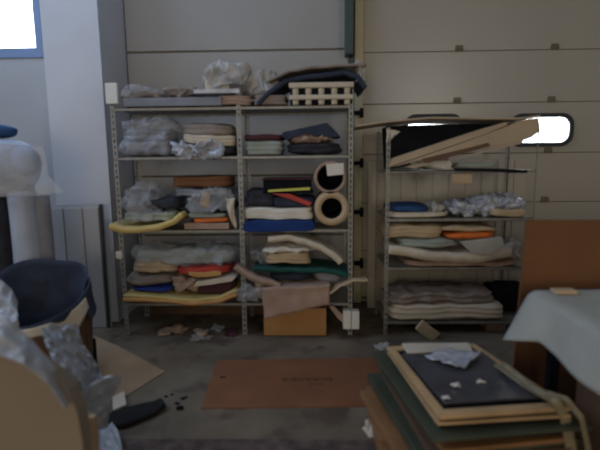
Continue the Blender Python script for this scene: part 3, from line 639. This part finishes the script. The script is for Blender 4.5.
frame_obj('picture_frame', rotq(q, .03, .0, -.02, 1.0), .290, .02, .05, M_woodo, 'orange-brown wooden frame lowest of the frames in the stack', 'backing', M_black)
lay('shaded_gap_layer', M_black, .311, .034, -.03, -.01, .01, .97, 'black layer standing for the shaded gap between two wooden frames in the stack')  # black layer paints the shade of the gap between the frames
frame_obj('picture_frame', rotq(q, .02, .0, -.01, 1.0), .346, .016, .05, M_wood, 'thin pale wooden frame directly below the broad green board', 'backing', M_black)
lay('green_board', M_gboard, .363, .016, .015, -.005, .02, 1.20, 'broad dark green board jutting out beyond the topmost frames')
lay('dark_board', M_black, .380, .021, .0, .0, -.0, .96, 'thin black layer standing for the shaded gap between the green board and upper frames')  # not a real board: black put in as shade below the second frame
frame_obj('picture_frame', rotq(q, -.015, .0, -.0, 1.01), .402, .012, .045, M_wood, 'pale wooden frame second from the top of the stack', 'backing', M_black)
lay('dark_board', M_black, .4145, .012, .0, .0, -.0, .97, 'thin black layer standing for the shaded gap under the topmost frame')  # black filler for the shaded gap between the two upper frames
frame_obj('picture_frame', q, .427, .019, .045, M_wood, 'topmost pale wooden frame of the stack holding the dark board', 'backing', M_black)
ins = quad(((402, 353), (482, 351), (540, 396), (444, 402)), ST)
for i, (x, y) in enumerate(((456, 385), (483, 382), (444, 397))):
    p = F(x, y, .47); tag(soft('paper_scrap', p.x-.02, p.x+.02, p.y-.012, p.y+.012, .4592, .466, M_paper, k=3, crum=.006, f=30, n=(10, 8, 4), seed=i), 'tiny white paper scrap lying on the shiny dark board', 'scrap', 'paper scraps on the shiny dark board')
tb2 = tag(flat('dark_glazed_board', [(p.x, p.y) for p in ins], .447, .012, M_glassd, None, bevel=.002), 'shiny dark grey board lying in the topmost frame of the stack', 'board')
ins2 = quad(((402, 343.5), (468, 343), (473, 351), (408, 353)), ST)
tag(flat('white_lath', [(p.x, p.y) for p in ins2], .447, .016, M_offw, None, bevel=.002), 'white lath along the far rail of the topmost frame', 'lath')
# plastic scrap on the board, and tan film curling over a corner
pz = [F(x, y, .475) for x, y in ((424, 357), (445, 351), (482, 353), (464, 369), (450, 366))]
def fan(name, pts, m, th, amp, label, cat):
    c = sum(pts, V((0, 0, 0)))/len(pts); n = 40
    def fn(u, v):
        k = u*len(pts); i = int(k) % len(pts); f = k-int(k); e = pts[i].lerp(pts[(i+1) % len(pts)], f); p = c.lerp(e, v)
        return p+V((0, 0, abs(nz(p, 22, 4))*amp*(.3+v)))
    return tag(grid_sheet(name, fn, n, 8, th, m), label, cat)
fan('plastic_film_scrap', pz, M_silver, .003, .03, 'crumpled silvery plastic scrap lying on the shiny dark board', 'plastic film')
def curl(name, pts, w, m, label, cat):
    pv = [F(x, y, z_) for x, y, z_ in pts]
    return tag(grid_sheet(name, lambda u, v: poly(pv, u)+V((w*(v-.5)*(1-.2*u), .02*(v-.5), .012*math.sin(v*9+u*4))), 24, 8, .004, m), label, cat)
M_tanf = mat('tan_film', (.36, .31, .20), .5, .2, 8, .4, alpha=.65)
curl('packing_tape', ((500, 365, .472), (530, 388, .475), (556, 402, .475), (566, 418, .40), (570, 440, .30), (574, 462, .2)), .07, M_tanf, 'tan translucent film strip falling over the corner of the topmost frame', 'film strip')
curl('packing_tape', ((545, 394, .482), (566, 400, .48), (582, 418, .42), (588, 445, .3), (590, 465, .2)), .04, M_tanf, 'narrow tan film strip trailing beside the wider one at the corner of the stack', 'film strip')
# things along the stack's side facing the mat
curlw = F(427, 433, .30)
tag(soft('black_pouch', F(410, 400, .3).x-.02, F(437, 400, .3).x, F(425, 412, .3).y, F(425, 400, .3).y, .303, .33, M_black, k=3, n=(14, 8, 6)), 'small black pouch tucked at the side of the wooden frames', 'pouch')


# ================================================================ FLOOR items
mq = quad(((217, 360.5), (374, 358), (394, 406), (201, 408.5)), .004)
mt = empty('cardboard_mat', (sum(p.x for p in mq)/4, sum(p.y for p in mq)/4, 0), 'large orange-brown cardboard sheet lying flat on the concrete floor', 'cardboard sheet')
flat('sheet', [(p.x, p.y) for p in mq], .001, .006, M_mat, mt)
# faint illegible print
bm = bmesh.new(); random.seed(3)
for i in range(13):
    p = F(284+i*3.9, 379.5-.03*i, .008); w = .011
    h = random.choice((.03, .045, .045, .055)); 
    bx(bm, p.x-w, p.x-w+.006, p.y-.02, p.y-.02+h, .0072, .0078)
    if i % 3 != 1: bx(bm, p.x-w+.006, p.x+w*.7, p.y-.02, p.y-.012, .0072, .0078)
    if i % 2 == 0: bx(bm, p.x+w*.4, p.x+w*.4+.006, p.y-.02, p.y+.012, .0072, .0078)
    if i % 4 != 2: bx(bm, p.x-w, p.x+w*.6, p.y+.008, p.y+.015, .0072, .0078)
bmobj('printed_word', bm, M_print, mt); bm = bmesh.new()
for i in range(6):
    p = F(309+i*3, 384, .008); bx(bm, p.x-.008, p.x+.004, p.y-.008, p.y+.008, .0072, .0078)
bmobj('printed_word', bm, M_print, mt)
p = F(223, 377, .008); bm = bmesh.new(); bx(bm, p.x-.02, p.x+.02, p.y-.012, p.y+.008, .0072, .0085); bmobj('staple_mark', bm, M_black, mt)
kq = quad(((85, 337), (118, 349), (165, 371), (128, 394), (60, 410), (40, 370)), .01)
zsx = [.05, .03, .0, .0, .0, .03]
tag(flat('kraft_sheet', [(p.x, p.y, zsx[i]) for i, p in enumerate(kq)], .002, .006, M_kraft), 'large tan kraft sheet lying on the floor beside the brown bin', 'kraft sheet')
wq = quad(((112, 396), (124, 390), (126, 403), (113, 409)), .03)
tag(flat('white_card', [(p.x, p.y) for p in wq], .012, .012, M_offw), 'small white card poking out from under the plastic on the kraft sheet', 'card')
bq = quad(((103, 420), (122, 410), (150, 404.5), (164, 405.5), (163, 411), (140, 421), (112, 431), (100, 429)), .02)
sn, sf = [F(x, y, .02) for x, y in ((99, 429), (125, 426), (150, 416), (165, 408))], [F(x, y, .02) for x, y in ((112, 413), (130, 408), (148, 403.5), (162, 402))]
def slabf(u, v):
    p = poly(sn, u).lerp(poly(sf, u), v); return V((p.x, p.y, .016+.05*max(0, u-.75)**1.5*8*.5+.006*abs(nz(p, 9, 2))))
tag(grid_sheet('black_foam_slab', slabf, 30, 12, .028, mat('dark_foam', (.017, .017, .018), .9, .3, 9, .3, spec=.15)), 'black foam slab with a curled end lying on the concrete floor', 'foam slab')
bits = [((177, 404), .012), ((180, 409), .02), ((166, 397), .01), ((183, 399), .012), ((172, 395), .008), ((186, 397.5), .008)]
for (x, y), r in bits:
    p = F(x, y); bm = bmesh.new(); bmesh.ops.create_icosphere(bm, subdivisions=2, radius=r)
    for v in bm.verts: v.co = V((v.co.x*1.3, v.co.y, v.co.z*.4))+V(nz(v.co, 60)*V((.004, .004, 0)))+V((p.x, p.y, r*.4+.001))
    tag(bmobj('black_crumb', bm, M_black, None, True), 'tiny black crumb on the concrete near the black foam slab', 'crumb', 'black crumbs on the floor by the foam slab')
db = [((155, 336, 172, 331), M_pink, 'flat pinkish scrap on the floor under the rack near the pillar'), ((160, 334, 190, 322), M_kraft, 'yellowish crumpled scrap on the floor under the rack'),
      ((190, 338, 206, 324), M_pink, 'pinkish crumpled wrapper on the floor next to the yellowish scrap'), ((208, 334, 222, 322), M_film, 'milky plastic wrapper on the floor behind the pinkish crumpled one'),
      ((186, 342, 212, 337), M_greyb, 'flat greyish scrap on the floor in front of the pinkish crumpled wrapper')]
db += [((366, 438, 384, 434), M_offw, 'flat whitish scrap on the reddish floor strip near the stack'), ((378, 352, 392, 348), M_film2, 'small clear plastic scrap on the concrete beside the far corner of the stack'),
       ((222, 337, 236, 331), M_maroon, 'dark reddish scrap on the floor near the foot of the middle post')]
for i, ((x0, yb_, x1_, yt_), m, lb) in enumerate(db):
    c = F((x0+x1_)/2, yb_); w = (x1_-x0)/450*c.y*.5; h = max(.012, (yb_-yt_)/450*c.y*.4)
    tag(soft('floor_scrap', c.x-w, c.x+w, c.y, c.y+.16, .001, h, m, k=3, crum=.02, f=12, amp=.015, seed=i, n=(18, 10, 6)), lb, 'scrap')
a, b = P(150, 318, 4.35), P(290, 306, 4.35)
tag(box('dark_plank', a.x, b.x, 4.3, 4.55, .001, .10, M_cardd, bevel=.005), 'long dark plank on the floor behind the rack at the foot of the grey shutter', 'plank')
# ================================================================ LEFT: panels, bin, wrapped bundle
lpY = 3.95
lp = empty('leaning_panel', (P(78, 330, lpY).x, lpY, 0), 'tall grey ribbed metal panel leaning on the pillar', 'panel')
a, b = P(52, 206, lpY).x, P(102, 206, lpY).x; zt_ = P(80, 204.5, lpY).z
bm = bmesh.new(); bx(bm, a, b, lpY, lpY+.03, .0, zt_); 
bmobj('sheet', bm, M_wall, lp)
w_ = (b-a)
for k, (u0, u1) in enumerate(((.0, .22), (.25, .60), (.64, .93))):
    bm = bmesh.new(); bx(bm, a+w_*u0, a+w_*u1, lpY-.018, lpY, .004, zt_-.03); bmobj('raised_rib', bm, M_wall, lp, bevel=.004)
box('edge_strip', b-.02, b, lpY-.02, lpY, .002, zt_, M_rub, lp)
# bin (brown box with navy bag)
bcx, bcy, br = P(30, 300, 2.95).x-.03, 2.92, .34
bcx = P(88, 320, bcy).x-br
bn = empty('waste_bin', (bcx, bcy, 0), 'round brown bin lined with a dark navy bag folded over a cream rim', 'bin')
def brim(a): return .50+.30*(1+math.sin(a-.25))/2        # rim height around the bin, low on the near side
def tube(name, r0, r1, zf0, zf1, th, m, a0=0, a1=2*math.pi, nu=64, nv=14, wob=0.0, seed=0):
    def fn(u, v):
        a = a0+(a1-a0)*u; r_ = r0+(r1-r0)*v; z0_, z1_ = zf0(a), zf1(a); z_ = z0_+(z1_-z0_)*v
        p = V((bcx+r_*math.cos(a), bcy+r_*math.sin(a), z_)); n_ = nz(p, 4, seed)*wob
        return V((bcx+(r_+n_)*math.cos(a), bcy+(r_+n_)*math.sin(a), z_+n_*.6))
    return grid_sheet(name, fn, nu, nv, th, m, bn)
tube('bin_wall', br*.90, br, lambda a: .003, lambda a: brim(a)-.05, .008, M_cardd)
tube('bin_liner', br*.82, br*.97, lambda a: .18, lambda a: brim(a)+.02, .006, M_navy, wob=.05, seed=3)
tube('cream_rim', br*1.04, br*1.0, lambda a: brim(a)-.055-.09*math.exp(-((a+.45)/.3)**2), lambda a: brim(a)+.0, .006, M_offw, a0=math.radians(-110), a1=math.radians(-3), nu=40, nv=5, wob=.03, seed=5)
tube('liner_fold', br*1.05, br*1.0, lambda a: brim(a)-.16, lambda a: brim(a)+.03, .010, M_navy, a0=math.radians(-4), a1=math.radians(28), nu=14, nv=6, wob=.05, seed=7)
bm = bmesh.new(); bmesh.ops.create_cone(bm, cap_ends=True, segments=40, radius1=br*.82, radius2=br*.82, depth=.02, matrix=Matrix.Translation((bcx, bcy, .2)))
bmobj('bag_bottom', bm, M_navy, bn)
tag(box('black_strip', P(88, 357, 3.12).x, P(96, 357, 3.12).x, 3.1, 3.14, .0, P(91, 339, 3.12).z, M_black, bevel=.004), 'short black strip standing on the floor at the side of the brown bin', 'strip')
# bundle wrapped in bluish plastic behind the bin
wY = 3.25
spx('wrapped_dome', (-70, 136, 30, 178), P(10, 192, wY).z-.02, M_hull, 'pale blue dome-shaped bundle under plastic above the upright rolls', 'bundle', Y=wY, D=.22, k=2.5, amp=.012, f=3, n=(30, 16, 18))
spx('wrapped_bundle', (-60, 158, 27, 198), P(10, 196, wY).z, M_grey, 'blue-grey bundle under the pale dome behind the bin', 'bundle', Y=wY+.06, D=.2, k=3.5, amp=.02, crum=.03, f=4, n=(30, 16, 18))
spx('dark_cloth', (-30, 125, 8, 138), P(0, 139, wY).z, M_dblue, 'dark blue cloth lying on the pale blue dome', 'cloth', Y=wY+.06, D=.12, k=3, amp=.02)
def uproll(x0, x1_, yt_, Y, m, label):
    a_, b_ = P(x0, 230, Y), P(x1_, 230, Y); r = (b_.x-a_.x)/2; zt2 = P((x0+x1_)/2, yt_, Y).z
    def fn(u, v):
        t = u*2*math.pi; z = v*zt2; rr_ = r*(1+.05*nz((math.cos(t), math.sin(t), z), 2.5, 3)); return V(((a_.x+b_.x)/2+rr_*math.cos(t), Y+r+rr_*math.sin(t), z))
    bm = bmesh.new(); N = 28; rows = []
    for j in range(15): rows.append([bm.verts.new(fn(i/N, j/14)) for i in range(N)])
    for j in range(14):
        for i in range(N): bm.faces.new((rows[j][i], rows[j][(i+1) % N], rows[j+1][(i+1) % N], rows[j+1][i]))
    bm.faces.new(rows[0][::-1]); bm.faces.new(rows[-1])
    return tag(bmobj('upright_roll', bm, m, None, True), label, 'roll', 'upright rolls behind the bin')
uproll(4, 30, 192, wY+.05, M_film2 if False else M_hull, 'pale upright roll standing behind the bin below the blue dome')
uproll(31, 47, 196, wY+.15, M_grey, 'narrow grey upright roll between the pale roll and the leaning metal panel')
uproll(-26, 2, 196, wY+.05, M_dark, 'dark upright roll at the very edge behind the bin')
# hanging plastic film
hf0 = [V((P(x, y, wY-.04).x, wY-.06, P(x, y, wY-.04).z)) for x, y in ((-20, 140), (-20, 170), (-20, 198))]
hf1 = [V((P(x, y, wY-.04).x, wY+.10, P(x, y, wY-.04).z)) for x, y in ((30, 146), (38, 176), (56, 195))]
def hfn(u, v):
    p = poly(hf0, u).lerp(poly(hf1, u), v); return p+V((0, .03*nz(p, 5, 2), .02*nz(p, 4, 3)))
tag(grid_sheet('hanging_film', hfn, 24, 24, .003, M_film), 'clear plastic film hanging over the pale blue dome-shaped bundle', 'plastic film')

# foreground cardboard parcel and plastic wrap
pY = 1.40
prn = []
zpt = lambda x, y, Y=pY: (P(x, y, Y).x, P(x, y, Y).z)
op = [zpt(-120, 330), zpt(-60, 338), zpt(0, 347), zpt(28, 357), zpt(52, 374), zpt(68, 392), zpt(77, 412), zpt(82, 440)]
op2 = op+[(op[-1][0]+.01, .0), (op[0][0], .0)]
tag(prism('cardboard_parcel', op2, pY, pY+.06, mat('brown_parcel', (.24, .195, .145), .75, .08, 2, .08)), 'big rounded brown cardboard parcel nearest the camera, edged with milky plastic wrap', 'parcel')
a = zpt(82, 430, 1.48); 
tag(box('wood_strip', P(83, 430, 1.47).x, P(90, 430, 1.47).x, 1.5, 1.53, 0, P(88, 418, 1.5).z, M_kraft, bevel=.003), 'narrow wooden strip standing at the edge of the big cardboard parcel', 'wood strip')
def ppath(pts): return [V((P(x, y, Y).x, Y, P(x, y, Y).z)) for x, y, Y in pts]
def film(name, A_, B_, m, label, seed, amp=.03, n=(40, 24)):
    A2, B2 = ppath(A_), ppath(B_)
    def fn(u, v):
        p = poly(A2, u).lerp(poly(B2, u), v)
        k = (ridge(p, 4, seed)*.7+.3*(1-2*abs(nz(p, 13, seed))))*amp
        return p+V((k*.4, -k, k*.7))
    return tag(grid_sheet(name, fn, n[0], n[1], .002, m), label, 'plastic film')
film('plastic_wrap', ((-60, 300, 1.50), (0, 312, 1.50), (30, 338, 1.48), (55, 366, 1.46), (75, 400, 1.46)), ((-60, 352, 1.36), (0, 356, 1.36), (26, 366, 1.36), (48, 384, 1.36), (66, 410, 1.37)), M_film3, 'milky plastic wrap along the top edge of the big cardboard parcel', 3, .03, (60, 30))
film('plastic_wrap', ((44, 330, 2.1), (50, 350, 2.0), (60, 372, 1.9), (70, 400, 1.85), (78, 440, 1.8)), ((76, 322, 2.35), (84, 345, 2.3), (102, 372, 2.2), (112, 400, 2.15), (108, 428, 2.1)), M_film3, 'crumpled milky plastic sheet slumping to the floor between parcel and bin', 8, .11, (80, 50))
film('plastic_wrap', ((80, 395, 2.0), (92, 385, 2.0), (108, 378, 2.02), (122, 378, 2.05)), ((84, 420, 1.95), (98, 412, 1.95), (112, 398, 2.0), (122, 384, 2.03)), M_film3, 'small milky plastic tuft pointing over the kraft sheet', 12, .07, (40, 30))
film('plastic_wrap', ((-30, 272, 2.3), (0, 280, 2.3), (14, 292, 2.3), (20, 304, 2.3)), ((-30, 335, 2.1), (0, 340, 2.1), (14, 336, 2.1), (20, 326, 2.1)), M_film3, 'milky plastic sheet bunched in front of the navy bag', 15, .05, (30, 24))
bw0, bw1 = [F(x, y) for x, y in ((88, 434), (100, 430), (112, 430), (120, 440))], [F(x, y) for x, y in ((86, 470), (100, 470), (112, 470), (124, 470))]
tag(grid_sheet('bubble_wrap', lambda u, v: poly(bw0, u).lerp(poly(bw1, u), v)+V((0, 0, .02+max(0, ridge(V((u*.4, v*.4, 0)), 8, 3))*.03)), 26, 20, .003, M_film3), 'pale bubble wrap scrap on the floor below the black foam slab', 'plastic film')

# ================================================================ LIGHTS
def area(name, loc, rot, sx, sy, col, e):
    l = bpy.data.lights.new(name, 'AREA'); l.shape = 'RECTANGLE'; l.size = sx; l.size_y = sy; l.color = col; l.energy = e
    o = bpy.data.objects.new(name, l); C.objects.link(o); o.location = loc; o.rotation_euler = rot; return o
area('window_daylight', ((-4.22+xL-fw)/2, YW-.05, zS+.6), (math.radians(-90), 0, 0), 1.4, 1.0, (.62, .78, 1), 25)
area('side_window_daylight', (-4.35, 2.0, 3.6), (0, math.radians(-90), 0), 1.2, 2.8, (.55, .72, 1), 80)
area('overhead_fill', (-1.7, 3.3, 4.55), (0, 0, 0), 2.4, 1.2, (.50, .68, 1), 28)  # added bluish fill over pillar, jamb and back wall; no roof opening
area('rear_window_daylight', (3.45, -4.5, 2.5), (math.radians(90), 0, 0), 1.1, 2.9, (1, .93, .80), 75)
area('rear_warm_fill', (-1.6, -4.5, 1.8), (math.radians(90), 0, 0), 4, 2.4, (1, .83, .62), 120)  # added warm fill behind the camera to brighten the rack interiors
w = bpy.data.worlds.new('world'); bpy.context.scene.world = w; w.use_nodes = True
w.node_tree.nodes['Background'].inputs['Color'].default_value = (.6, .75, 1, 1); w.node_tree.nodes['Background'].inputs['Strength'].default_value = .6
vs = bpy.context.scene.view_settings; vs.view_transform = 'Standard'; vs.look = 'None'; vs.exposure = -.33; vs.gamma = 1; vs.use_curve_mapping = False
